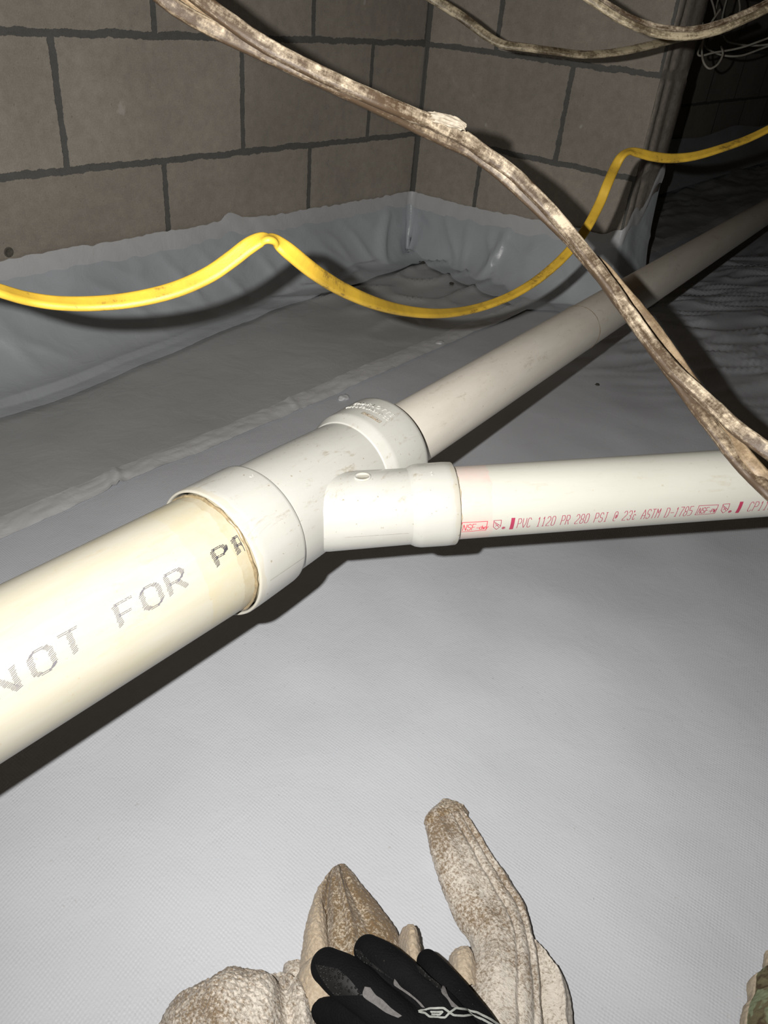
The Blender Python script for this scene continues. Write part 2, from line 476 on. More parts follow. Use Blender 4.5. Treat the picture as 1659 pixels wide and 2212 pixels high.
# ------------------------------------------------------------ pipes
N0 = Vector((-1.5366, -0.9562, -0.2376)); ND = Vector((0.9996, -0.0198, 0.0176)).normalized()
WD = Vector((0.9993, 0.0359, 0.0081)).normalized()
F0 = Vector((-1.293, -0.9475, -0.2356)); FD = Vector((0.9958, 0.0858, -0.0332)).normalized()      # the reducer's outlet sits a touch off the wye's axis
B0 = CAM + (Vector((-1.3619, -1.0427, -0.2347)) - CAM) * BS; BD = Vector((0.7137, -0.6959, 0.0800)).normalized()

M_pipe_near = mat_pipe('cream_pvc', (0.37, 0.352, 0.292), (0.345, 0.318, 0.235),
    [(-0.036, 0.02, (0.37, 0.31, 0.15), 0.28), (-0.0085, 0.02, (0.24, 0.175, 0.085), 0.38)], 0.33, (0.34, 0.28, 0.17), 0.3, 0.55, 0.5)
M_pipe_far = mat_pipe('grey_white_pvc', (0.62, 0.58, 0.51), (0.55, 0.51, 0.44), [], 0.38, (0.25, 0.20, 0.13), 0.6, 0.5, 0.5)
M_pipe_br = mat_pipe('white_pvc', (0.40, 0.397, 0.353), (0.375, 0.37, 0.327),
    [(-0.02, 0.026, (0.52, 0.30, 0.27), 0.40)], 0.30, (0.30, 0.26, 0.18), 0.5, 0.45, 0.5)
M_wye = mat_pipe('white_pvc_fitting', (0.36, 0.357, 0.33), (0.335, 0.33, 0.30),
    [(-0.004, 0.0045, (0.34, 0.29, 0.19), 0.35)], 0.24, (0.17, 0.125, 0.065), 0.3, 0.65, 0.6)
M_glue = mat_plain('dried_glue', (0.20, 0.155, 0.09), 0.35, 200, 0.35, 0.5, 0.5)

def pipe(name, O, d, s0, s1, r, mat, wall=0.005, k=1.0, step=0.05):
    prof = []
    n = max(2, int((s1 - s0) / step))
    prof += [(s0, r - wall), (s0, r - 0.0006), (s0 + 0.0001, r - 0.0002), (s0 + 0.0004, r)]
    s0 += 0.001; s1 -= 0.001
    for i in range(n + 1): prof.append((s0 + (s1 - s0) * i / n, r))
    s1 += 0.001
    prof += [(s1 - 0.0004, r), (s1 - 0.0001, r - 0.0002), (s1, r - 0.0006), (s1, r - wall)]
    v, f = lathe(prof, 128)
    o = link(name, mesh(name, v, f), mat, None, True, cyl_matrix(O, d, k))
    return o
near_pipe = pipe('drain_pipe', N0, ND, -1.2, 0.012, 0.04445, M_pipe_near)
tag(near_pipe, 'thick cream plastic drain pipe in the left foreground, printed NOT FOR', 'pipe')
# far pipe in two lengths with the joint seen at right of the wye
far_pipe = pipe('drain_pipe', F0, FD, -0.055, 0.4262, 0.0302, M_pipe_far)
tag(far_pipe, 'grey-white plastic pipe leaving the back hub of the wye, up to the dark joint line', 'pipe')
far_pipe2 = pipe('drain_pipe', F0, FD, 0.4262, 5.2, 0.0300, M_pipe_far, step=0.2)
tag(far_pipe2, 'grey-white plastic pipe running on past the joint line into the dark', 'pipe')
def ring(name, O, d, s, r, tube, mat, parent, jag=0.0, n=120, flat=1.0, k_=1.0):
    v = []
    for k in range(n):
        a = 2 * math.pi * k / n
        j = jag * noise.noise(Vector((math.cos(a) * 4, math.sin(a) * 4, s * 9)))
        tb = tube * (1 + 0.6 * noise.noise(Vector((math.cos(a) * 9, math.sin(a) * 9, 4 + s))) * (1 if jag else 0))
        for q in range(8):
            b = 2 * math.pi * q / 8
            rr = r + tb * math.cos(b); ss = s + j + tb * flat * math.sin(b)
            v.append((ss, -rr * math.sin(a), rr * math.cos(a)))
    f = []
    for k in range(n):
        for q in range(8):
            f.append((k * 8 + q, ((k + 1) % n) * 8 + q, ((k + 1) % n) * 8 + (q + 1) % 8, k * 8 + (q + 1) % 8))
    return link(name, mesh(name, v, f), mat, parent, True, cyl_matrix(O, d, k_))
M_jointline = mat_plain('dark_joint_dirt', (0.13, 0.09, 0.05), 0.7, 300, 0.4)
o = ring('joint_line', F0, FD, 0.4262, 0.0300, 0.0006, M_jointline, far_pipe2, 0.0008)
o['label'] = 'thin dark line where two pipe lengths meet'
branch = pipe('drain_pipe', B0, BD, -0.03, 1.9, 0.02903, M_pipe_br, k=BS)
tag(branch, 'white plastic branch pipe with red printed lettering running off to the right', 'pipe')

# wye fitting
wye = empty('wye_fitting', N0); tag(wye, 'white plastic wye pipe fitting joining the three drain pipes', 'pipe fitting')
rh = 0.0489
v, f = lathe([(0.030, 0.0455), (0.003, 0.0462), (0.0, 0.0468), (-0.0008, 0.0474), (-0.0006, 0.0484), (0.001, 0.04895), (0.010, 0.0491),
              (0.030, 0.0489), (0.0430, 0.0487), (0.0452, 0.0484), (0.0464, 0.0474), (0.0464, 0.0430)], 128)
front = link('hub', mesh('front_hub', v, f), M_wye, wye, True, cyl_matrix(N0, WD)); front['label'] = 'large hub around the cream pipe'
v, f = lathe([(0.040, 0.0440), (0.0465, 0.0452), (0.050, 0.0454), (0.07, 0.0452), (0.10, 0.0446), (0.13, 0.0436), (0.150, 0.0428), (0.165, 0.0424)], 128)
body_vf = (v, f)
# branch barrel, same local frame
Mw = cyl_matrix(N0, WD); Mb = cyl_matrix(B0, BD, BS); rel = Mw.inverted() @ Mb
v2, f2 = lathe([(-0.125, 0.020), (-0.120, 0.0275), (-0.112, 0.0306), (-0.10, 0.0312), (-0.06, 0.0306), (-0.036, 0.0303), (-0.03, 0.0300)], 96)
v2 = [tuple(rel @ Vector(p)) for p in v2]
bv = list(v) + v2; bf = list(f) + [tuple(i + len(v) for i in q) for q in f2]
body = link('body', mesh('wye_body', bv, bf), M_wye, wye, True, Mw)
rm = 0.0
v, f = lathe([(0.1525, 0.0400), (0.1527, 0.0432), (0.1540, 0.0438), (0.1610, 0.0466), (0.1628, 0.0472), (0.1650, 0.0474), (0.190, 0.0480), (0.2000, 0.0481),
              (0.2032, 0.0478), (0.2045, 0.0470), (0.2048, 0.0440), (0.2035, 0.0420), (0.2035, 0.0330), (0.2055, 0.0322), (0.2055, 0.0298)], 128)
rear = link('hub', mesh('rear_hub', v, f), M_wye, wye, True, Mw); rear['label'] = 'back hub with raised maker lettering'
v, f = lathe([(-0.0375, 0.0298), (-0.0355, 0.0306), (-0.0325, 0.0322), (-0.029, 0.0330), (-0.027, 0.0332), (-0.008, 0.0334), (-0.0008, 0.0331), (0.0, 0.0325), (0.0, 0.0292), (-0.006, 0.0288)], 96)
bh = link('hub', mesh('branch_hub', v, f), M_wye, wye, True, Mb); bh['label'] = 'small hub around the branch pipe'
o = ring('glue_bead', N0, WD, -0.0008, 0.04455, 0.0013, M_glue, wye, 0.0015); o['label'] = 'brown dried cement bead inside the front hub'
M_bead = mat_plain('pale_glue', (0.38, 0.33, 0.23), 0.3, 200, 0.2, 0.5, 0.4)
o = ring('glue_bead', B0, BD, 0.0006, 0.0291, 0.0009, M_bead, wye, 0.0012, k_=BS); o['label'] = 'pale cement bead at the branch hub'
o = ring('glue_bead', F0, FD, -0.0365, 0.0305, 0.0013, M_jointline, wye, 0.001); o['label'] = 'dark gap ring at the back hub'

M_seam = mat_plain('mould_seam', (0.22, 0.20, 0.17), 0.5, 300, 0.3)
def seam_line(pts, r, Mx, w_=0.00028):
    # pts: (s, phi degrees)
    v, f = [], []
    rr = r + 0.00012
    for (s_, ph) in pts:
        for k_ in (-1, 1):
            a_ = math.radians(ph) + k_ * w_ / r / 2
            v.append((s_, -rr * math.sin(a_), rr * math.cos(a_)))
    o_ = link('mould_seam', mesh('mould_seam', v, grid_faces(len(pts), 2)), M_seam, wye, True, Mx); o_['label'] = 'fine dark mould line'
seam_line([(0.008, 92), (0.02, 92), (0.043, 92)], 0.04905, Mw)
seam_line([(-0.112, 96), (-0.08, 96.5), (-0.04, 97)], 0.0309, Mb)
# moulding gate button on the branch barrel
def button():
    v = []; f = []
    n = 28
    rr = [(0.0058, 0.0), (0.0056, 0.0012), (0.0046, 0.0014), (0.0043, 0.0006), (0.0001, 0.0007)]
    for r_, h in rr:
        for k in range(n):
            a = 2 * math.pi * k / n
            v.append((r_ * math.cos(a) * 1.15, r_ * math.sin(a) * 0.9, h))
    f = grid_faces(len(rr), n, True)
    b0 = len(v)
    for x0, y0 in ((-0.004, -0.0006), (0.004, -0.0006), (0.004, 0.0006), (-0.004, 0.0006)):
        v.append((x0, y0, 0.0015))
    f.append((b0, b0 + 1, b0 + 2, b0 + 3))
    me = mesh('button', v, f)
    phi = math.radians(3.0); sx = -0.072; rad = 0.0308
    m = Mb @ Matrix.Translation(Vector((sx, -rad * math.sin(phi), rad * math.cos(phi)))) @ Matrix.Rotation(phi, 4, 'X')
    return link('mould_button', me, M_wye, wye, True, m)
button()

# ------------------------------------------------------------ lettering wrapped on pipes
# stroke font on a 4 x 6 cell
ST = {
 'N': [[(0, 0), (0, 6), (4, 0), (4, 6)]], 'O': [[(1, 0), (0, 1), (0, 5), (1, 6), (3, 6), (4, 5), (4, 1), (3, 0), (1, 0)]],
 'T': [[(0, 6), (4, 6)], [(2, 6), (2, 0)]], 'F': [[(0, 0), (0, 6), (4, 6)], [(0, 3), (3, 3)]],
 'R': [[(0, 0), (0, 6), (3, 6), (4, 5), (4, 4), (3, 3), (0, 3)], [(2, 3), (4, 0)]],
 'P': [[(0, 0), (0, 6), (3, 6), (4, 5), (4, 4), (3, 3), (0, 3)]],
 'V': [[(0, 6), (0, 3), (2, 0), (4, 3), (4, 6)]], 'C': [[(4, 5), (3, 6), (1, 6), (0, 5), (0, 1), (1, 0), (3, 0), (4, 1)]],
 '1': [[(1, 5), (2, 6), (2, 0)], [(1, 0), (3, 0)]], '2': [[(0, 5), (1, 6), (3, 6), (4, 5), (4, 4), (0, 1), (0, 0), (4, 0)]],
 '0': [[(1, 0), (0, 1), (0, 5), (1, 6), (3, 6), (4, 5), (4, 1), (3, 0), (1, 0)]],
 '8': [[(1, 3), (0, 4), (0, 5), (1, 6), (3, 6), (4, 5), (4, 4), (3, 3), (1, 3), (0, 2), (0, 1), (1, 0), (3, 0), (4, 1), (4, 2), (3, 3)]],
 'S': [[(4, 5), (3, 6), (1, 6), (0, 5), (0, 4), (1, 3), (3, 3), (4, 2), (4, 1), (3, 0), (1, 0), (0, 1)]],
 'I': [[(2, 0), (2, 6)], [(1, 6), (3, 6)], [(1, 0), (3, 0)]],
 '@': [[(3, 2), (2, 2), (2, 4), (3, 4), (3, 2)], [(3, 2), (4, 3), (4, 5), (3, 6), (1, 6), (0, 5), (0, 1), (1, 0), (3, 0)]],
 '3': [[(0, 5), (1, 6), (3, 6), (4, 5), (4, 4), (3, 3), (1.5, 3)], [(3, 3), (4, 2), (4, 1), (3, 0), (1, 0), (0, 1)]],
 'c': [[(3.4, 3), (2.6, 3.6), (1.4, 3.6), (0.8, 3), (0.8, 0.8), (1.5, 0), (2.6, 0), (3.4, 0.7)], [(0, 5.4), (0.4, 6), (0.8, 5.4), (0.4, 5), (0, 5.4)]],
 'A': [[(0, 0), (0, 3), (2, 6), (4, 3), (4, 0)], [(0, 2.4), (4, 2.4)]], 'M': [[(0, 0), (0, 6), (2, 3.4), (4, 6), (4, 0)]],
 'D': [[(0, 0), (0, 6), (3, 6), (4, 5), (4, 1), (3, 0), (0, 0)]], '-': [[(0, 3), (4, 3)]],
 '7': [[(0, 6), (4, 6), (2, 3), (2, 0)]], '5': [[(4, 6), (0, 6), (0, 3.6), (3, 3.6), (4, 2.8), (4, 1), (3, 0), (0, 0)]],
 'd': [[(4, 6), (4, 0), (1, 0), (0, 1), (0, 3), (1, 4), (4, 4)]], 'w': [[(0, 4), (1, 0), (2, 3), (3, 0), (4, 4)]],
 'v': [[(0, 4), (2, 0), (4, 4)]], 'W': [[(0, 6), (1, 0), (2, 4), (3, 0), (4, 6)]],
 'r': [[(0, 0), (0, 3.5), (2, 4), (3.5, 4)]],
}
def wrap_strokes(polys, r, width, lift=0.00022, seg=0.0015):
    """polys: list of polylines in (s, arc) metres on a cylinder of radius r; arc grows from the top away (phi*r)"""
    v = []; f = []
    for pl in polys:
        for (a, b) in zip(pl[:-1], pl[1:]):
            dx, dy = b[0] - a[0], b[1] - a[1]; L = math.hypot(dx, dy)
            if L < 1e-6: continue
            n = max(1, int(L / seg)); px_, py_ = -dy / L * width / 2, dx / L * width / 2
            ex, ey = dx / L * width * 0.4, dy / L * width * 0.4
            b0 = len(v)
            for k in range(n + 1):
                t = k / n
                cx, cy = a[0] - ex + (dx + 2 * ex) * t, a[1] - ey + (dy + 2 * ey) * t
                for sgn in (1, -1):
                    s_, arc = cx + px_ * sgn, cy + py_ * sgn
                    ph = arc / r; rr = r + lift
                    v.append((s_, -rr * math.sin(ph), rr * math.cos(ph)))
            for k in range(n):
                i = b0 + 2 * k; f.append((i, i + 1, i + 3, i + 2))
    return v, f
def text_polys(txt, s0, arc0, cw, ch, adv, slant=0.0, size=None):
    """baseline at arc0, characters rise toward smaller arc"""
    out = []
    s_ = s0
    for c in txt:
        if c in ST:
            for pl in ST[c]:
                out.append([(s_ + x / 4 * cw + slant * y / 6 * ch, arc0 - y / 6 * ch) for x, y in pl])
        s_ += adv
    return out, s_
M_red = mat_ink('red_ink', (0.30, 0.03, 0.07), 0.12)
M_red2 = mat_ink('bright_red_ink', (0.50, 0.02, 0.05), 0.05)
RB = 0.02903
d2r = math.pi / 180
base = 106.3 * d2r * RB
hgt = (106.3 - 87.5) * d2r * RB
P = []
# certification box
def cert(s0, s1, word, tail):
    out = []
    b0 = base - 0.0002; t0 = base - hgt * 1.02
    out.append([(s0, b0), (s0 + 0.0008, t0), (s1 + 0.0006, t0 + 0.0004), (s1, b0), (s0, b0)])
    w_ = s1 - s0
    q, e = text_polys(word, s0 + 0.0014, base - 0.0016, w_ * 0.125, hgt * 0.62, w_ * 0.175, 0.15); out += q
    q, e = text_polys('-' + tail, e + 0.0004, base - 0.0017, w_ * 0.09, hgt * 0.40, w_ * 0.12, 0.1); out += q
    return out
def shield(s0, wd):
    out = []
    b0 = base; t0 = base - hgt
    out.append([(s0, t0), (s0 + wd, t0), (s0 + wd, b0 - hgt * 0.35), (s0 + wd * 0.5, b0), (s0, b0 - hgt * 0.35), (s0, t0)])
    out.append([(s0, t0 + 0.001), (s0 + wd, b0 - hgt * 0.4)])
    out.append([(s0 + wd * 0.2, b0 - hgt * 0.7), (s0 + wd * 0.75, b0 - hgt * 0.3)])
    out.append([(s0 + wd * 0.25, b0 - hgt * 0.4), (s0 + wd * 0.7, b0 - hgt * 0.55)])
    c0 = (s0 + wd + 0.0026, b0 - 0.0012)
    out.append([(c0[0] + 0.0012 * math.cos(a), c0[1] + 0.0012 * math.sin(a)) for a in [k * math.pi / 5 for k in range(11)]])
    q, e = text_polys('R', c0[0] - 0.0005, c0[1] + 0.0006, 0.0009, 0.0013, 0.001); out += q
    return out
P += shield(0.0265, 0.0058)
P2 = cert(0.0008, 0.0208, 'NSF', 'dwv')
PS, e = text_polys('S', -0.0028, base - 0.0002, 0.0026, hgt * 0.9, 0.004)
line = 'PVC 1120 PR 280 PSI @ 23c ASTM D-1785'
q, e = text_polys(line, 0.0456, base, 0.00255, hgt, (0.1880 - 0.0456) / (len(line) - 0.35), 0.06); P += q
P += cert(0.1920, 0.2085, 'NSF', 'PW') + shield(0.2130, 0.0056)
q, e = text_polys('CP1107 2 SCH 40', 0.2360, base, 0.0030, hgt, 0.0044, 0.06); P += q
v, f = wrap_strokes(P, RB, 0.00050)
for (s0, s1) in ((0.0398, 0.0428), (0.2265, 0.2295)):
    vv, ff = wrap_strokes([[((s0 + s1) / 2 + 0.0004, base - hgt), ((s0 + s1) / 2, base - 0.0)]], RB, s1 - s0)
    # solid block: keep its ends square
    f += [tuple(i + len(v) for i in q) for q in ff]; v += vv
o = link('printed_lettering', mesh('red_lettering', v, f), M_red, branch, True, Mb); o['label'] = 'dark red printed standards lettering'
v, f = wrap_strokes(P2, RB, 0.00050, 0.0003)
o = link('printed_lettering', mesh('red_lettering_wet', v, f), M_red2, branch, True, Mb); o['label'] = 'bright red smeared certification box'
v, f = wrap_strokes(PS, RB, 0.00050, 0.0003)
o = link('printed_letter', mesh('red_letter', v, f), M_red2, branch, True, Mb); o['label'] = 'red letter half hidden under the hub'

# dashed ink-jet letters on the near pipe
RN = 0.04445
def jet(glyph, s0, phi_base, cw, ch, slant=0.0, shift=0.0):
    out = []; arc0 = phi_base * d2r * RN
    for pl in ST[glyph]:
        for a, b in zip(pl[:-1], pl[1:]):
            A = (s0 + a[0] / 4 * cw + slant * a[1] / 6 * ch, arc0 - a[1] / 6 * ch); B_ = (s0 + b[0] / 4 * cw + slant * b[1] / 6 * ch, arc0 - b[1] / 6 * ch)
            dx, dy = B_[0] - A[0], B_[1] - A[1]; L = math.hypot(dx, dy)
            if abs(dy) > 0.4 * L:     # upright stroke: a ladder of short bars
                n = max(3, int(L / 0.00085))
                for k in range(n):
                    t = (k + 0.5) / n; cx, cy = A[0] + dx * t, A[1] + dy * t
                    l = 0.0016 * (0.8 + 0.4 * random.random()); j = random.uniform(-0.0003, 0.0003)
                    out.append([(cx - l + j, cy + 0.0004), (cx + l + j, cy - 0.0004)])
            else:                      # level stroke: two broken thin lines
                for o_ in (-0.0004, 0.0005):
                    t0 = 0.0
                    while t0 < 1:
                        t1 = min(1, t0 + random.uniform(0.18, 0.5))
                        out.append([(A[0] + dx * t0, A[1] + dy * t0 + o_), (A[0] + dx * t1, A[1] + dy * t1 + o_)])
                        t0 = t1 + random.uniform(0.03, 0.12)
    return out
Mn = cyl_matrix(N0, ND)
M_grey_ink = mat_ink('faded_grey_ink', (0.12, 0.115, 0.13), 0.35)
for word, lets in (('first', (('N', -0.1715, 62.5), ('O', -0.1500, 61.5), ('T', -0.1320, 60.5))), ('second', (('F', -0.0965, 60.5), ('O', -0.0790, 60.0), ('R', -0.0605, 59.0)))):
    PG = []
    for g_, s0, ph in lets: PG += jet(g_, s0, ph, 0.0118, 0.0126, 0.10)
    v, f = wrap_strokes(PG, RN, 0.00046, 0.0003)
    o = link('printed_word', mesh('grey_lettering', v, f), M_grey_ink, near_pipe, True, Mn); o['label'] = 'faded grey ink-jet word, %s of two' % word
M_dark_ink = mat_ink('dark_grey_ink', (0.035, 0.033, 0.04), 0.05)
for g_, s0, ph, cw in (('P', -0.0235, 57.5, 0.0100), ('R', -0.0060, 57.0, 0.0095)):
    PG = jet(g_, s0, ph, cw, 0.0108, 0.05)
    PG = [[(min(a[0], -0.0012), a[1]) for a in pl] for pl in PG]
    v, f = wrap_strokes(PG, RN, 0.00050, 0.0003)
    o = link('printed_letter', mesh('dark_letter', v, f), M_dark_ink, near_pipe, True, Mn); o['label'] = 'dark ink-jet letter %s beside the hub' % g_

# raised maker lettering on the rear hub, running around the circumference
def raised_text(txt, size, s_c, phi_c, r, h, parent, mat, Mx, along='phi', width=None):
    cu = bpy.data.curves.new('t', 'FONT'); cu.body = txt; cu.size = size; cu.align_x = 'CENTER'; cu.align_y = 'CENTER'
    cu.extrude = h; cu.resolution_u = 3; cu.space_character = 1.12; cu.offset = size * 0.010
    to = bpy.data.objects.new('t', cu); COL.objects.link(to)
    bpy.context.view_layer.update()
    me = bpy.data.meshes.new_from_object(to.evaluated_get(bpy.context.evaluated_depsgraph_get()))
    bpy.data.objects.remove(to)
    xs_ = [v_.co.x for v_ in me.vertices]; k = (width / (max(xs_) - min(xs_))) if width else 1.0; cx = (max(xs_) + min(xs_)) / 2
    for v_ in me.vertices:
        x, y, z = v_.co
        x = (x - cx) * k
        if along == 'phi': ph = phi_c * d2r + x / r; s_ = s_c + y + 0.07 * x
        else: ph = phi_c * d2r - y / r; s_ = s_c + x
        rr = r + z
        v_.co = (s_, -rr * math.sin(ph), rr * math.cos(ph))
    return link('raised_lettering', me, mat, parent, False, Mx)
raised_text('CHARLOTTE', 0.0066, 0.1872, -3.3, 0.0478, 0.0007, rear, M_wye, Mw, width=0.040)
raised_text('PIPE & FOUNDRY CO', 0.0046, 0.1798, -3.3, 0.0477, 0.0006, rear, M_wye, Mw, width=0.043)
M_stainink = mat_plain('brown_stained_plastic', (0.22, 0.17, 0.11), 0.6, 300, 0.3, 0.4, 0.3)
o = raised_text('PVC-DWV', 0.0036, 0.1712, 9, 0.0475, 0.0005, rear, M_stainink, Mw, width=0.0150); o['label'] = 'dirt-filled small raised type mark'
bx = [[(-1.5, 0.1690), (19.5, 0.1705), (19.5, 0.1742), (-1.5, 0.1727), (-1.5, 0.1690)]]
v, f = wrap_strokes([[(s_, a * d2r * 0.0476) for a, s_ in pl] for pl in bx], 0.0476, 0.0005, 0.0004)
o = link('raised_lettering', mesh('type_box', v, f), M_stainink, rear, True, Mw); o['label'] = 'small raised frame around the type mark'
raised_text('3', 0.005, 0.038, 4, 0.0487, 0.0005, front, M_wye, Mw)
raised_text('2', 0.005, -0.019, 10, 0.0334, 0.0005, bh, M_wye, Mb, 's')

# ------------------------------------------------------------ cables
def ribbon(name, ctrl, mat, a, b, parent=None, n=260, groove=0.0, twist_noise=0.0, seg=20, seed=0, lumps=0.0):
    """ctrl rows: (px, py, depth, roll degrees); oval a x b metres; roll 0 shows its wide side"""
    pts = [catmull(ctrl, i / (n - 1)) for i in range(n)]
    P3 = [at(p[0], p[1], p[2]) for p in pts]
    v = []
    for i, p in enumerate(P3):
        tng = (P3[min(n - 1, i + 1)] - P3[max(0, i - 1)]).normalized()
        view = (p - CAM).normalized()
        side = tng.cross(view).normalized(); nrm = side.cross(tng).normalized()
        roll = math.radians(pts[i][3]) + twist_noise * noise.noise(Vector((i * 0.03, seed, 0)))
        s2 = side * math.cos(roll) + nrm * math.sin(roll); n2 = -side * math.sin(roll) + nrm * math.cos(roll)
        for k in range(seg):
            th = 2 * math.pi * k / seg
            c, s_ = math.cos(th), math.sin(th)
            # flattened oval with rounded sides
            ex = 0.62
            xx = (abs(c) ** ex) * (1 if c > 0 else -1) * a / 2
            g_ = 1 - groove * math.exp(-((c) / 0.22) ** 2)
            yy = (abs(s_) ** 0.9) * (1 if s_ > 0 else -1) * b / 2 * g_
            q = p + s2 * xx + n2 * yy
            if lumps: q = q + (q - p).normalized() * lumps * fbm(q.x * 90, q.y * 90, q.z * 90)
            v.append(q)
    f = grid_faces(n, seg, True)
    f.append(tuple(range(seg - 1, -1, -1))); f.append(tuple((n - 1) * seg + k for k in range(seg)))
    me = mesh(name, v, f)
    ln = [seed * 1.37]
    for i in range(1, n): ln.append(ln[-1] + (P3[i] - P3[i - 1]).length)
    uvl = me.uv_layers.new(name='UVMap')
    for p in me.polygons:
        ks = [vi % seg for vi in p.vertices]; wrap = (0 in ks and seg - 1 in ks and len(ks) == 4)
        for li, vi in zip(p.loop_indices, p.vertices):
            k = vi % seg
            if wrap and k == 0: k = seg
            uvl.data[li].uv = (ln[vi // seg], k / seg * 0.025)
    return link(name, me, mat, parent)
M_yellow = mat_cable('yellow_sheath', (0.42, 0.265, 0.028), (0.09, 0.055, 0.015), 0.26, 0.38)
M_old = mat_cable('stained_white_sheath', (0.42, 0.35, 0.255), (0.048, 0.030, 0.016), 0.82, 0.5, -0.035)
M_old2 = mat_cable('dark_stained_sheath', (0.36, 0.29, 0.20), (0.045, 0.028, 0.015), 0.90, 0.5, -0.035)
M_tan = mat_cable('tan_sheath', (0.25, 0.185, 0.115), (0.09, 0.06, 0.032), 0.6, 0.45)
M_cream = mat_cable('cream_sheath', (0.38, 0.32, 0.215), (0.06, 0.042, 0.023), 0.60, 0.45)

yel = [(-130, 590, .42, 60), (-60, 608, .43, 60), (0, 628, .44, 58), (60, 645, .455, 55), (130, 655, .465, 50), (215, 655, .475, 42), (300, 645, .48, 36),
       (380, 625, .485, 30), (450, 594, .49, 24), (500, 560, .49, 20), (535, 533, .49, 22), (562, 518, .49, 45), (582, 516, .49, 75), (600, 524, .495, 50), (630, 548, .50, 20), (680, 588, .52, 18),
       (740, 625, .56, 22), (810, 655, .61, 32), (880, 672, .67, 40), (950, 677, .72, 46), (1020, 668, .77, 50), (1090, 645, .80, 48), (1150, 612, .82, 40),
       (1200, 572, .83, 32), (1240, 530, .84, 24), (1270, 488, .84, 16), (1295, 440, .85, 8), (1312, 398, .85, 6), (1328, 362, .86, 10), (1342, 338, .86, 40), (1358, 328, .865, 60),
       (1378, 330, .87, 34), (1410, 338, .88, 22), (1450, 342, .89, 26), (1500, 337, .90, 36), (1560, 320, .91, 44), (1620, 298, .92, 48), (1680, 268, .93, 50), (1780, 215, .95, 50)]
o = ribbon('yellow_cable', yel, M_yellow, 0.0108, 0.0052, n=620, groove=0.22, seg=24, seed=3)
tag(o, 'yellow flat sheathed cable sagging in two loops across the crawl space', 'cable')

# stained bundle
c1 = [(300, -105, .47, 10), (372, -50, .472, 12), (451, 12, .475, 14), (503, 50, .478, 18), (556, 87, .482, 20), (616, 121, .487, 22), (682, 154, .493, 24), (750, 186, .50, 24), (822, 218, .508, 22), (880, 243, .518, 18), (940, 267, .53, 14), (1000, 296, .54, 15),
      (1052, 334, .55, 20), (1104, 371, .555, 20), (1155, 419, .555, 20), (1203, 471, .555, 24), (1246, 523, .55, 28), (1300, 592, .545, 28), (1345, 655, .54, 26), (1392, 722, .53, 24), (1450, 794, .52, 22), (1505, 846, .51, 20), (1553, 889, .50, 18), (1594, 927, .49, 16), (1642, 962, .482, 12), (1740, 1030, .47, 10)]
c2 = [(230, -115, .47, 0), (290, -58, .473, 0), (340, -14, .476, 0), (390, 24, .48, 4), (467, 67, .484, 8), (557, 109, .488, 12), (630, 143, .492, 16), (707, 179, .502, 20), (780, 213, .515, 26), (856, 249, .53, 28), (916, 280, .54, 20), (992, 315, .55, 12), (1026, 333, .553, 10),
      (1073, 368, .557, 8), (1130, 418, .56, 8), (1180, 466, .562, 14), (1228, 514, .56, 22), (1262, 553, .556, 28), (1303, 602, .55, 30), (1368, 692, .54, 28), (1418, 760, .53, 26), (1458, 814, .522, 22), (1500, 873, .513, 20), (1540, 925, .503, 24), (1586, 985, .495, 30), (1625, 1028, .488, 30), (1665, 1066, .48, 26), (1760, 1160, .47, 20)]
c3 = [(320, -80, .488, 20), (400, -10, .49, 20), (465, 42, .492, 20), (560, 98, .495, 40), (640, 138, .505, 50), (780, 202, .525, 60), (900, 258, .545, 70), (1010, 308, .565, 70), (1110, 390, .575, 60), (1200, 482, .575, 50), (1262, 548, .57, 50), (1300, 576, .57, 30), (1343, 626, .565, 20), (1413, 711, .555, 14),
      (1480, 806, .54, 20), (1516, 858, .525, 24), (1553, 913, .508, 24), (1603, 976, .494, 22), (1646, 1026, .486, 20), (1720, 1108, .476, 10)]
o = ribbon('stained_cable', c1, M_old, 0.0098, 0.0064, n=560, groove=0.14, seg=24, seed=1, lumps=0.00025)
tag(o, 'dirty off-white cable, upper one of the crossing bundle, with torn sheath', 'cable', 'stained cables of the crossing bundle')
cab1 = o
o = ribbon('stained_cable', c2, M_old2, 0.0096, 0.0062, n=520, groove=0.12, seg=24, seed=2, lumps=0.00025)
tag(o, 'brown-stained cable on the lower side of the crossing bundle', 'cable', 'stained cables of the crossing bundle')
o = ribbon('stained_cable', c3, M_tan, 0.0092, 0.0056, n=520, groove=0.1, seg=24, seed=4, lumps=0.0002)
tag(o, 'light tan cable showing as a sliver on the right of the bundle', 'cable', 'stained cables of the crossing bundle')

def torn_flap():
    rows = [((915, 241), (925, 258)), ((938, 240), (945, 264)), ((960, 245), (964, 271)), ((982, 251), (982, 277)), ((997, 258), (995, 281)), ((1008, 267), (1003, 282))]
    v = []; n = 13; m = 26
    for i in range(m):
        a = catmull([r_[0] for r_ in rows], i / (m - 1)); b = catmull([r_[1] for r_ in rows], i / (m - 1))
        for j in range(n):
            t = j / (n - 1); px_, py_ = a[0] + (b[0] - a[0]) * t, a[1] + (b[1] - a[1]) * t
            z = 0.5255 - 0.0015 * math.sin(math.pi * t) + 0.0028 * noise.noise(Vector((i * 0.16, j * 0.5, 0))) - 0.003 * (i / m) * (1 - t)
            e_ = 3.5 * noise.noise(Vector((i * 0.9, j * 0.3, 3))) * (1 if j == 0 or i == m - 1 else 0.3)
            v.append(at(px_ + e_, py_ + e_ * 0.8, z))
    me = mesh('torn_flap', v, grid_faces(m, n))
    o = link('torn_flap', me, M_flapmat, cab1)
    m_ = o.modifiers.new('s', 'SOLIDIFY'); m_.thickness = 0.0007
    o['label'] = 'pale torn sheath flap'
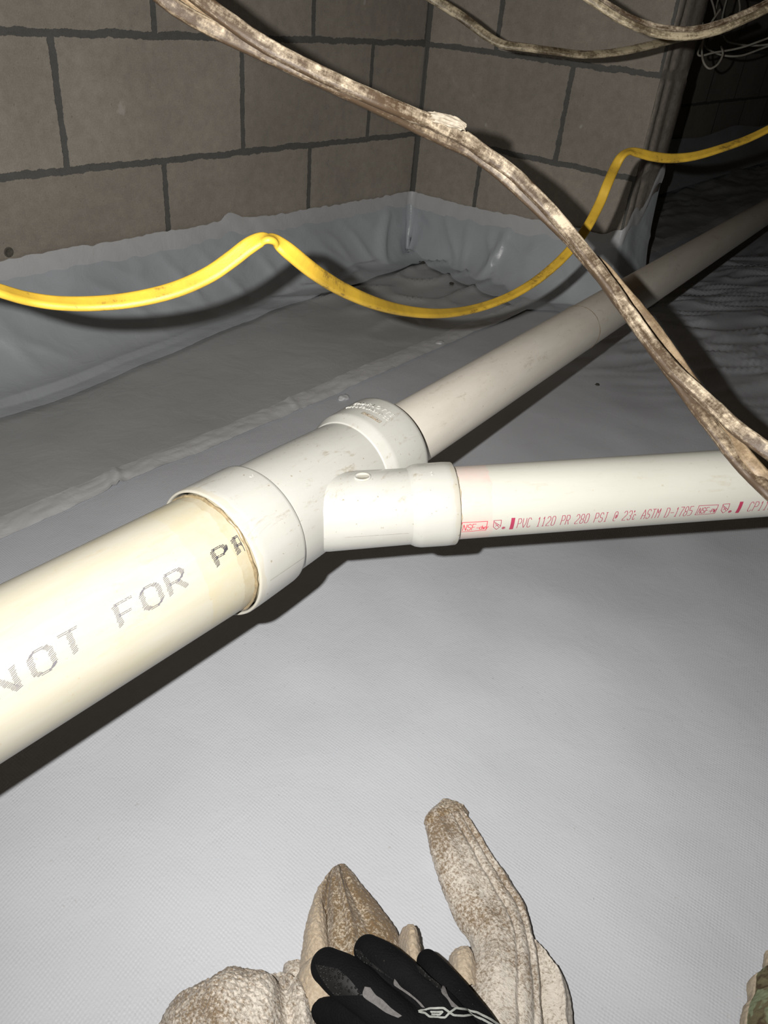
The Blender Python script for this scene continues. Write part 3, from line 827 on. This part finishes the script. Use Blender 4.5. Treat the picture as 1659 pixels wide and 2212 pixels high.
M_flapmat = mat_plain('torn_sheath', (0.25, 0.215, 0.165), 0.6, 240, 0.3, 0.4, 0.5)
torn_flap()

c4 = [(840, -70, 1.02, 10), (905, -22, 1.03, 14), (960, 12, 1.04, 18), (1005, 42, 1.05, 22), (1050, 76, 1.055, 30), (1085, 95, 1.06, 45), (1130, 102, 1.06, 50), (1200, 111, 1.065, 55), (1262, 118, 1.07, 55), (1330, 113, 1.08, 50),
      (1400, 99, 1.10, 46), (1460, 84, 1.13, 44), (1520, 68, 1.17, 40), (1600, 40, 1.25, 40)]
o = ribbon('overhead_cable', c4, M_cream, 0.0125, 0.0066, n=300, groove=0.1, seed=5, lumps=0.0003)
tag(o, 'thin cream cable sagging across the upper block walls near the corner', 'cable')
for sgn, lab in ((-1, 'upper of the two joined pale cables at the top right'), (1, 'lower of the two joined pale cables at the top right')):
    ctrl = []
    for (x, y, Z, rl) in [(1160, -95, .73, 0), (1225, -42, .73, 0), (1290, 3, .735, 0), (1345, 38, .74, 0), (1400, 61, .745, 0), (1450, 71, .75, 0), (1500, 71, .755, 0), (1550, 60, .76, 0), (1605, 38, .77, 0), (1670, 6, .78, 0), (1760, -50, .80, 0)]:
        ctrl.append((x, y + sgn * 6.5, Z + (0.006 if sgn < 0 else 0.0), 25))
    o = ribbon('overhead_cable', ctrl, M_cream if sgn > 0 else M_old, 0.0072, 0.0056, n=240, seed=8 + sgn, lumps=0.0003)
    tag(o, lab, 'cable')
M_wire = mat_cable('grey_wire_sheath', (0.20, 0.19, 0.16), (0.08, 0.07, 0.05), 0.3, 0.5)
wires = [
 ([(1556, 20), (1530, 60), (1517, 100), (1519, 132), (1532, 148), (1550, 139), (1561, 118), (1558, 100)], 'small wire loop hanging in the dark at the top right'),
 ([(1500, 10), (1522, 70), (1508, 118), (1545, 113), (1600, 103), (1660, 82), (1720, 60)], 'thin wire crossing above the hanging loop toward the right edge'),
 ([(1530, -20), (1545, 40), (1520, 92), (1550, 116), (1595, 121), (1645, 105), (1720, 75)], 'thin wire curving below the others toward the right edge'),
 ([(1575, -20), (1560, 40), (1566, 84), (1600, 96), (1640, 98), (1700, 90)], 'pale wire sagging nearest the right edge in the dark'),
 ([(1590, -30), (1598, 20), (1585, 60), (1558, 70), (1545, 30), (1560, -30)], 'dim wire coil at the very top right'),
]
for k, (pp, lab) in enumerate(wires):
    o = ribbon('loose_wire', [(x, y, 1.62 + 0.05 * k, 0) for x, y in pp], M_wire, 0.0042, 0.0036, n=120, seg=10, seed=20 + k)
    tag(o, lab, 'wire', 'loose wires in the dark corner')

# ------------------------------------------------------------ small bits
M_dark = mat_plain('dark_debris', (0.05, 0.045, 0.035), 0.8, 300, 0.3)
M_hole_shade = mat_plain('hole_shadow', (0.09, 0.08, 0.065), 0.95, 300, 0.3)  # dark colour painted in for the shade inside the anchor hole
def lump(name, loc, size, mat, seed, flat=0.5):
    bm = bmesh.new(); bmesh.ops.create_icosphere(bm, subdivisions=3, radius=size)
    for v_ in bm.verts:
        d = 1 + 0.45 * noise.noise(v_.co * (1.6 / size) + Vector((seed, 0, 0)))
        v_.co = Vector((v_.co.x * d * (1.5 if seed % 2 else 1.0), v_.co.y * d, v_.co.z * d * flat))
    me = bpy.data.meshes.new(name); bm.to_mesh(me); bm.free()
    o = link(name, me, mat); o.location = loc
    return o
def floor_bit(px_, py_, size, mat, name, lab, cat, seed):
    p = on_z(px_, py_, FZ); p.z = ground(p.x, p.y) + size * 0.3 + 0.001
    o = lump(name, p, size, mat, seed); tag(o, lab, cat)
    return o
floor_bit(912, 577, 0.0095, M_dark, 'pebble', 'dark pebble on the sheet below the wall corner', 'pebble', 2)
floor_bit(1290, 833, 0.004, M_dark, 'dirt_crumb', 'dark dirt crumb on the sheet under the bundle', 'dirt', 3)
floor_bit(975, 618, 0.006, M_dark, 'dirt_crumb', 'small dark crumb near the corner pebble', 'dirt', 4)
floor_bit(742, 857, 0.008, M_tape, 'paper_scrap', 'white scrap lying behind the back hub of the wye', 'scrap', 5)
floor_bit(950, 742, 0.008, M_tape, 'plastic_scrap', 'crumpled clear plastic scrap behind the far pipe', 'scrap', 7)
# bolt hole in the left wall: a shallow dish with the hole's shade put into its colour
def hole():
    c = Vector((-1.1463, -0.0006, -0.3200)); v = []; n = 28
    prof = [(0.0085, 0.0), (0.0075, -0.0012), (0.0060, -0.0008), (0.0052, 0.0004), (0.0001, 0.0005)]
    for r_, h in prof:
        for k in range(n):
            a = 2 * math.pi * k / n; v.append((r_ * math.cos(a), h, r_ * math.sin(a)))
    o = link('anchor_hole', mesh('anchor_hole', v, grid_faces(len(prof), n, True)), M_hole_shade); o.location = c
    tag(o, 'small round anchor hole in the block wall at the left edge, its shade painted dark', 'plug')
hole()

# ------------------------------------------------------------ cloth rag
M_terry = mat_terry('dirty_terry', (0.60, 0.55, 0.48), (0.20, 0.145, 0.092), 0.445, 0.54)
M_terry2 = mat_terry('browned_terry', (0.58, 0.51, 0.41), (0.17, 0.115, 0.062), 0.44, 0.535)
M_lining = mat_terry('tan_cloth', (0.48, 0.40, 0.30), (0.29, 0.215, 0.14), 0.42, 0.62)
def cloth(name, rows, mat, parent, hs, lift=0.0, folds=(), nu=150, nv=90, rough=0.0006, seed=0, creases=(), pw=0.30):
    """rows of (left px, right px) on the ground; hs: height per row; folds: (v, width, amp)"""
    Ls = [(a[0], a[1], h) for (a, b), h in zip(rows, hs)]; Rs = [(b[0], b[1], h) for (a, b), h in zip(rows, hs)]
    v = []
    for i in range(nu):
        u = i / (nu - 1); l = catmull(Ls, u); r_ = catmull(Rs, u)
        A = on_z(l[0], l[1], FZ + 0.004 + lift); B_ = on_z(r_[0], r_[1], FZ + 0.004 + lift); h = max(0.002, l[2])
        for j in range(nv):
            t = j / (nv - 1)
            p = A.lerp(B_, t)
            prof = (math.sin(math.pi * t)) ** pw
            z = h * prof
            for (c0, wd, am, k) in folds:
                cc = c0 + k * (u - 0.5)
                z += am * math.exp(-((t - cc) / wd) ** 2) * prof * sstep(0.0, 0.14, u)
            q = Vector((p.x, p.y, p.z + z))
            e = prof if prof > 0 else 0
            q += Vector((noise.noise(q * 60), noise.noise(q * 60 + Vector((9, 0, 0))), noise.noise(q * 45 + Vector((0, 9, 0))))) * 0.0012
            q += Vector((noise.noise(q * 420), noise.noise(q * 420 + Vector((5, 0, 0))), noise.noise(q * 420 + Vector((0, 5, 0))))) * rough
            v.append(q)
    f = grid_faces(nu, nv)
    # close the underside
    b0 = len(v)
    for i in range(nu):
        v.append(v[i * nv].copy()); v[-1].z = FZ + 0.003
        v.append(v[i * nv + nv - 1].copy()); v[-1].z = FZ + 0.003
    for i in range(nu - 1):
        f.append((i * nv, i * nv + nv, b0 + 2 * i + 2, b0 + 2 * i))
        f.append((i * nv + nv - 1, b0 + 2 * i + 1, b0 + 2 * i + 3, i * nv + 2 * nv - 1))
        f.append((b0 + 2 * i, b0 + 2 * i + 2, b0 + 2 * i + 3, b0 + 2 * i + 1))
    return link(name, mesh(name, v, f), mat, parent)
rag = empty('rag', on_z(850, 2150, FZ))
tag(rag, 'dirty white terry cloth rag bunched under the black glove', 'rag')
o = cloth('rag_corner', [((948, 1738), (962, 1732)), ((919, 1772), (990, 1742)), ((928, 1822), (1018, 1780)), ((941, 1880), (1058, 1842)), ((962, 1940), (1098, 1905)),
     ((990, 2000), (1128, 1960)), ((1014, 2035), (1144, 2015)), ((1014, 2085), (1156, 2070)), ((1000, 2150), (1163, 2150)), ((985, 2300), (1168, 2300))],
     M_terry, rag, [.004, .009, .011, .013, .015, .018, .022, .027, .032, .04], folds=((0.30, 0.12, 0.003, 0.1), (0.66, 0.035, -0.003, -0.05), (0.84, 0.03, -0.003, 0.0), (0.92, 0.03, 0.003, 0.0)), seed=1, nu=230)
o['label'] = 'long tapered rag corner pointing up at the right'
o = cloth('hem', [((950, 1735), (964, 1730)), ((918, 1773), (998, 1746)), ((925, 1792), (1012, 1764))], M_terry2, rag, [.005, .0115, .0130], nu=50, rough=0.0009)
o['label'] = 'stitched brown hem across the tip of the rag corner'
o = cloth('rag_fold', [((1120, 2030), (1150, 2028)), ((1140, 2080), (1188, 2085)), ((1148, 2140), (1226, 2150)), ((1150, 2300), (1240, 2300))], M_terry, rag,
     [.004, .012, .016, .02], folds=((0.7, 0.1, 0.005, 0),), nu=110, nv=60)
o['label'] = 'outer fold at the right edge of the rag'
o = cloth('rag_corner', [((718, 1880), (746, 1872)), ((700, 1904), (766, 1900)), ((686, 1945), (797, 1945)), ((672, 1995), (832, 1990)), ((662, 2040), (858, 2030)),
     ((652, 2100), (870, 2080)), ((640, 2170), (880, 2170)), ((640, 2260), (900, 2260))],
     M_terry2, rag, [.006, .014, .019, .023, .027, .030, .032, .03], folds=((0.20, 0.05, -0.008, 0.05), (0.45, 0.05, 0.005, 0.10), (0.62, 0.05, -0.003, 0.1)), nu=190, nv=110)
o['label'] = 'shorter rag corner peaking behind the glove fingers'
o = cloth('rag_fold', [((690, 1925), (703, 1915)), ((668, 1985), (700, 1975)), ((655, 2040), (706, 2030)), ((648, 2100), (715, 2100)), ((640, 2160), (720, 2160))], M_lining, rag,
     [.010, .024, .032, .034, .03], nu=110, nv=60, rough=0.0010)
o['label'] = 'tan turned-back fold left of the middle rag corner'
o = cloth('rag_fold', [((860, 2034), (878, 2030)), ((858, 2052), (896, 2046)), ((860, 2085), (905, 2080)), ((860, 2140), (915, 2140))], M_lining, rag, [.02, .034, .038, .04], nu=60, nv=40, rough=0.0008)
o['label'] = 'small tan fold between two glove fingers'
o = cloth('rag_fold', [((968, 2076), (1000, 2064)), ((966, 2100), (1016, 2080)), ((970, 2180), (1030, 2160))], M_lining, rag, [.014, .026, .03], nu=60, nv=40, rough=0.0008)
o['label'] = 'ribbed tan fold right of the glove'
o = cloth('rag_fold', [((613, 2094), (665, 2090)), ((612, 2120), (670, 2120)), ((612, 2170), (670, 2170))], M_terry, rag, [.012, .016, .016], nu=50, nv=40)
o['label'] = 'square flap left of the glove'
o = cloth('rag_fold', [((665, 2108), (705, 2102)), ((640, 2135), (735, 2122)), ((632, 2170), (745, 2160)), ((630, 2240), (745, 2240))], M_lining, rag, [.03, .042, .046, .04], nu=60, nv=60, rough=0.0009)
o['label'] = 'rounded tan fold under the lowest finger'
o = cloth('rag_fold', [((500, 2132), (560, 2127)), ((452, 2152), (625, 2142)), ((402, 2180), (662, 2168)), ((366, 2210), (676, 2200)), ((340, 2260), (690, 2250)), ((330, 2340), (700, 2340))], M_terry, rag,
     [.012, .034, .046, .054, .058, .058], folds=((0.80, 0.07, -0.016, 0.0), (0.9, 0.05, 0.008, 0.0), (0.35, 0.12, 0.008, 0.1)), nu=150, nv=150, rough=0.0014)
o['label'] = 'fluffy rolled rag lump at the lower left'

# ------------------------------------------------------------ gloved hand
person = empty('person', at(1050, 2260, .50)); tag(person, "person's hand in a black work glove reaching in from below, resting on the rag", 'person')
def mat_glove():
    t = Nt('black_glove_fabric'); g = t.coord('Object')
    v_ = t.n('ShaderNodeTexVoronoi'); t.l(g, v_.inputs['Vector']); v_.inputs['Scale'].default_value = 700
    n = t.noise(g, 25, 4, 0.6)
    c = t.mix(t.ramp(n, [(0.35, 0.0), (0.75, 1.0)]), (0.0025, 0.0025, 0.003), (0.006, 0.006, 0.007))
    lint = t.ramp(t.noise(g, 520, 2, 0.5), [(0.765, 0.0), (0.79, 0.35)])
    c = t.mix(lint, c, (0.25, 0.22, 0.18))
    return t.fin(c, 0.85, t.bump(v_.outputs[0], 0.5, 0.0007), 0.12)
M_glove = mat_glove()
M_glovegrey = mat_plain('grey_glove_knit', (0.125, 0.118, 0.115), 0.8, 500, 0.25, 0.3, 0.4)
M_logo = mat_plain('pale_logo_print', (0.26, 0.27, 0.25), 0.6, 300, 0.2, 0.3, 0.1)
def t_grip():
    t = Nt('rubber_grip'); g = t.coord('Object')
    v_ = t.n('ShaderNodeTexVoronoi'); t.l(g, v_.inputs['Vector']); v_.inputs['Scale'].default_value = 480
    h = t.ramp(v_.outputs[0], [(0.05, 1.0), (0.45, 0.0)])
    c = t.mix(h, (0.004, 0.004, 0.004), (0.016, 0.016, 0.017))
    return t.fin(c, 0.55, t.bump(h, 1.0, 0.0015), 0.5)
M_grip = t_grip()
def capsule_chain(pts, n=18, m=20, flat=0.85):
    """pts (px, py, Z, r) -> closed tube along a spline"""
    v = []; f = []
    P3 = []
    K = 34
    for i in range(K):
        c = catmull(pts, i / (K - 1)); P3.append((at(c[0], c[1], c[2]), c[3]))
    rings = []
    t0 = (P3[1][0] - P3[0][0]).normalized(); t1 = (P3[-1][0] - P3[-2][0]).normalized()
    for k in range(6):
        a = (k + 0.3) / 6 * math.pi / 2; rings.append((P3[0][0] - t0 * P3[0][1] * math.cos(a), P3[0][1] * math.sin(a), t0))
    for i, (p, r_) in enumerate(P3):
        tg = (P3[min(K - 1, i + 1)][0] - P3[max(0, i - 1)][0]).normalized(); rings.append((p, r_, tg))
    for k in range(6):
        a = (5 - k + 0.3) / 6 * math.pi / 2; rings.append((P3[-1][0] + t1 * P3[-1][1] * math.cos(a), P3[-1][1] * math.sin(a), t1))
    for p, r_, tg in rings:
        view = (p - CAM).normalized(); sd = tg.cross(view).normalized(); nm = sd.cross(tg).normalized()
        for k in range(m):
            a = 2 * math.pi * k / m; v.append(p + sd * r_ * math.cos(a) + nm * r_ * flat * math.sin(a))
    f = grid_faces(len(rings), m, True)
    f.append(tuple(range(m - 1, -1, -1))); f.append(tuple((len(rings) - 1) * m + k for k in range(m)))
    return v, f
chains = [
  [(707, 2087, .515, .0115), (738, 2108, .508, .0136), (778, 2135, .500, .0134), (820, 2172, .492, .0125), (880, 2225, .484, .0130), (960, 2320, .475, .015)],   # index
  [(795, 2053, .525, .0100), (828, 2074, .518, .0112), (872, 2108, .508, .0110), (915, 2150, .498, .0112), (960, 2195, .490, .0125), (1030, 2300, .475, .015)],  # middle
  [(923, 2076, .535, .0078), (942, 2100, .526, .0092), (975, 2138, .514, .0098), (1010, 2185, .502, .0108), (1045, 2235, .492, .0115), (1090, 2330, .478, .014)],  # ring
  [(985, 2160, .545, .0080), (1010, 2190, .535, .0085), (1040, 2230, .520, .0095), (1075, 2290, .505, .0105), (1110, 2350, .490, .012)],  # little finger, tucked under
  [(675, 2176, .520, .0065), (705, 2186, .513, .0090), (745, 2192, .506, .0118), (790, 2200, .500, .0135), (850, 2240, .490, .016), (930, 2330, .478, .018)],   # thumb
  [(880, 2215, .492, .016), (930, 2250, .485, .020), (1000, 2330, .474, .024), (1080, 2440, .462, .026), (1160, 2560, .45, .026)],
  [(820, 2240, .497, .014), (900, 2300, .486, .020), (980, 2400, .474, .022), (1100, 2520, .46, .024)],
  [(980, 2225, .494, .014), (1040, 2310, .482, .020), (1110, 2400, .472, .022), (1180, 2540, .455, .024)],
]
v = []; f = []
for ch in chains:
    a, b = capsule_chain(ch); f += [tuple(i + len(v) for i in q) for q in b]; v += a
glove = link('glove', mesh('glove', v, f), M_glove, person)
m_ = glove.modifiers.new('r', 'REMESH'); m_.mode = 'VOXEL'; m_.voxel_size = 0.0011; m_.use_smooth_shade = True
m_ = glove.modifiers.new('s', 'SMOOTH'); m_.factor = 0.5; m_.iterations = 5
glove['label'] = 'black knit work glove with five fingers'
a, b = capsule_chain([(1120, 2480, .462, .036), (1230, 2640, .43, .038), (1360, 2850, .40, .042), (1560, 3150, .36, .048)], flat=0.95)
M_sleeve = mat_plain('dark_sleeve_cloth', (0.06, 0.06, 0.05), 0.9, 60, 0.3)
link('sleeve', mesh('sleeve', a, b), M_sleeve, person)

# patches sewn or printed on the glove, laid on its real surface
bpy.context.view_layer.update()
dg = bpy.context.evaluated_depsgraph_get()
ge = glove.evaluated_get(dg); gm = ge.to_mesh(); mwg = ge.matrix_world
gv = [mwg @ v_.co for v_ in gm.vertices]; gf = [tuple(p.vertices) for p in gm.polygons]
BV = BVHTree.FromPolygons(gv, gf)
def drape(rows, lift=0.0007, nu=30, nv=10):
    v = []; ok = []
    for i in range(nu):
        u = i / (nu - 1)
        l = catmull([r_[0] for r_ in rows], u); r2 = catmull([r_[1] for r_ in rows], u)
        for j in range(nv):
            t = j / (nv - 1); px_, py_ = l[0] + (r2[0] - l[0]) * t, l[1] + (r2[1] - l[1]) * t
            d = ray(px_, py_).normalized(); h = BV.ray_cast(CAM, d, 1.5)
            if h[0] is None: v.append(None)
            else: v.append(h[0] - d * lift * 0.3 + h[1] * lift)
    f = []
    for q in grid_faces(nu, nv):
        if all(v[i] is not None for i in q):
            if max((v[q[0]] - v[q[2]]).length, (v[q[1]] - v[q[3]]).length) < 0.012: f.append(q)
    v = [p if p is not None else Vector((0, 0, 0)) for p in v]
    used = sorted({i for q in f for i in q}); mp = {i: k for k, i in enumerate(used)}
    return [v[i] for i in used], [tuple(mp[i] for i in q) for q in f]
def patch(name, rows, mat, label, lift=0.0007, nu=30, nv=10):
    a, b = drape(rows, lift, nu, nv)
    if b:
        o = link(name, mesh(name, a, b), mat, glove); o['label'] = label; return o
patch('fourchette', [((788, 2132), (800, 2134)), ((785, 2152), (812, 2150)), ((812, 2172), (826, 2160)), ((835, 2188), (845, 2178)), ((860, 2199), (868, 2195))], M_glovegrey, 'grey knit side panel beside the index finger')
patch('fourchette', [((853, 2114), (857, 2118)), ((853, 2128), (868, 2132)), ((873, 2142), (886, 2145)), ((898, 2160), (908, 2164)), ((912, 2176), (919, 2177))], M_glovegrey, 'grey knit side panel beside the middle finger')
patch('fourchette', [((955, 2131), (960, 2133)), ((953, 2145), (966, 2150)), ((966, 2160), (976, 2164)), ((975, 2176), (996, 2182))], M_glovegrey, 'grey knit side panel beside the ring finger')
patch('grip_pad', [((681, 2083), (728, 2092)), ((692, 2108), (748, 2108)), ((708, 2132), (766, 2128)), ((724, 2150), (784, 2150))], M_grip, 'rubbery dotted grip on the index fingertip', 0.0004, 40, 20)
patch('grip_pad', [((768, 2050), (778, 2052)), ((775, 2068), (800, 2076)), ((795, 2084), (830, 2100)), ((825, 2100), (852, 2118))], M_grip, 'dotted grip strip along the middle finger', 0.0004, 30, 14)
patch('grip_pad', [((898, 2086), (908, 2090)), ((908, 2104), (924, 2108)), ((928, 2120), (944, 2124)), ((945, 2136), (960, 2142))], M_grip, 'dotted grip strip along the ring finger', 0.0004, 30, 12)
def logo():
    loops = [[(903, 2187), (928, 2178), (958, 2178), (971, 2188), (962, 2198), (928, 2198), (918, 2190), (903, 2187)],
             [(930, 2186), (956, 2186), (950, 2192), (932, 2192)],
             [(971, 2188), (984, 2179), (1008, 2183), (1020, 2194), (1000, 2196), (980, 2194), (971, 2188)],
             [(1008, 2183), (1030, 2188), (1058, 2203), (1085, 2222)], [(1020, 2194), (1042, 2203), (1068, 2218)]]
    V = []; Fc = []
    for lp in loops:
        L = []; Rr = []
        pts = []
        for i in range(41):
            x_ = min(len(lp) - 1 - 1e-6, i / 40 * (len(lp) - 1)); k_ = int(x_); u_ = x_ - k_
            pts.append((lp[k_][0] * (1 - u_) + lp[k_ + 1][0] * u_, lp[k_][1] * (1 - u_) + lp[k_ + 1][1] * u_))
        rows = []
        for i, p in enumerate(pts):
            q = pts[min(40, i + 1)]; p0 = pts[max(0, i - 1)]
            dx, dy = q[0] - p0[0], q[1] - p0[1]; l = math.hypot(dx, dy) or 1
            rows.append(((p[0] - dy / l * 2.3, p[1] + dx / l * 2.3), (p[0] + dy / l * 2.3, p[1] - dx / l * 2.3)))
        a, b = drape(rows, 0.0009, 60, 3)
        Fc += [tuple(i + len(V) for i in q) for q in b]; V += a
    if Fc:
        o = link('logo', mesh('logo', V, Fc), M_logo, glove); o['label'] = 'pale outlined logo across the knuckles'
logo()
ge.to_mesh_clear()

# ------------------------------------------------------------ camouflage fabric at the lower right
def mat_camo():
    t = Nt('camouflage_cloth'); g = t.coord('Object')
    n = t.noise(g, 26, 4, 0.55, 0.8); n2 = t.noise(t.coord('Object', loc=(3, 5, 1)), 34, 4, 0.55, 0.6)
    c = t.mix(t.ramp(n, [(0.47, 0.0), (0.50, 1.0)]), (0.13, 0.115, 0.065), (0.20, 0.23, 0.14))
    c = t.mix(t.ramp(n2, [(0.57, 0.0), (0.60, 1.0)]), c, (0.07, 0.05, 0.03))
    return t.fin(c, 0.9, t.bump(t.noise(g, 600, 2, 0.5), 0.4, 0.0008), 0.2)
camo = cloth('camouflage_fabric', [((1652, 2062), (1700, 2040)), ((1648, 2100), (1740, 2080)), ((1622, 2116), (1760, 2110)), ((1620, 2160), (1780, 2150)), ((1606, 2195), (1790, 2190)), ((1598, 2240), (1800, 2240)), ((1590, 2340), (1820, 2340))],
     mat_camo(), None, [.008, .016, .022, .026, .03, .034, .036], nu=110, nv=70, rough=0.0006, seed=9)
tag(camo, 'green and brown camouflage fabric edge in the lower right corner', 'clothing')
M_hem = mat_plain('tan_hem', (0.36, 0.30, 0.22), 0.9, 200, 0.2)
o = cloth('hem', [((1650, 2062), (1658, 2058)), ((1644, 2100), (1656, 2096)), ((1617, 2118), (1632, 2116)), ((1615, 2160), (1627, 2158)), ((1601, 2195), (1616, 2194)), ((1592, 2240), (1606, 2240))],
     M_hem, camo, [.006, .008, .010, .010, .010, .010], nu=90, nv=20, rough=0.0006)
o['label'] = 'tan frayed hem'
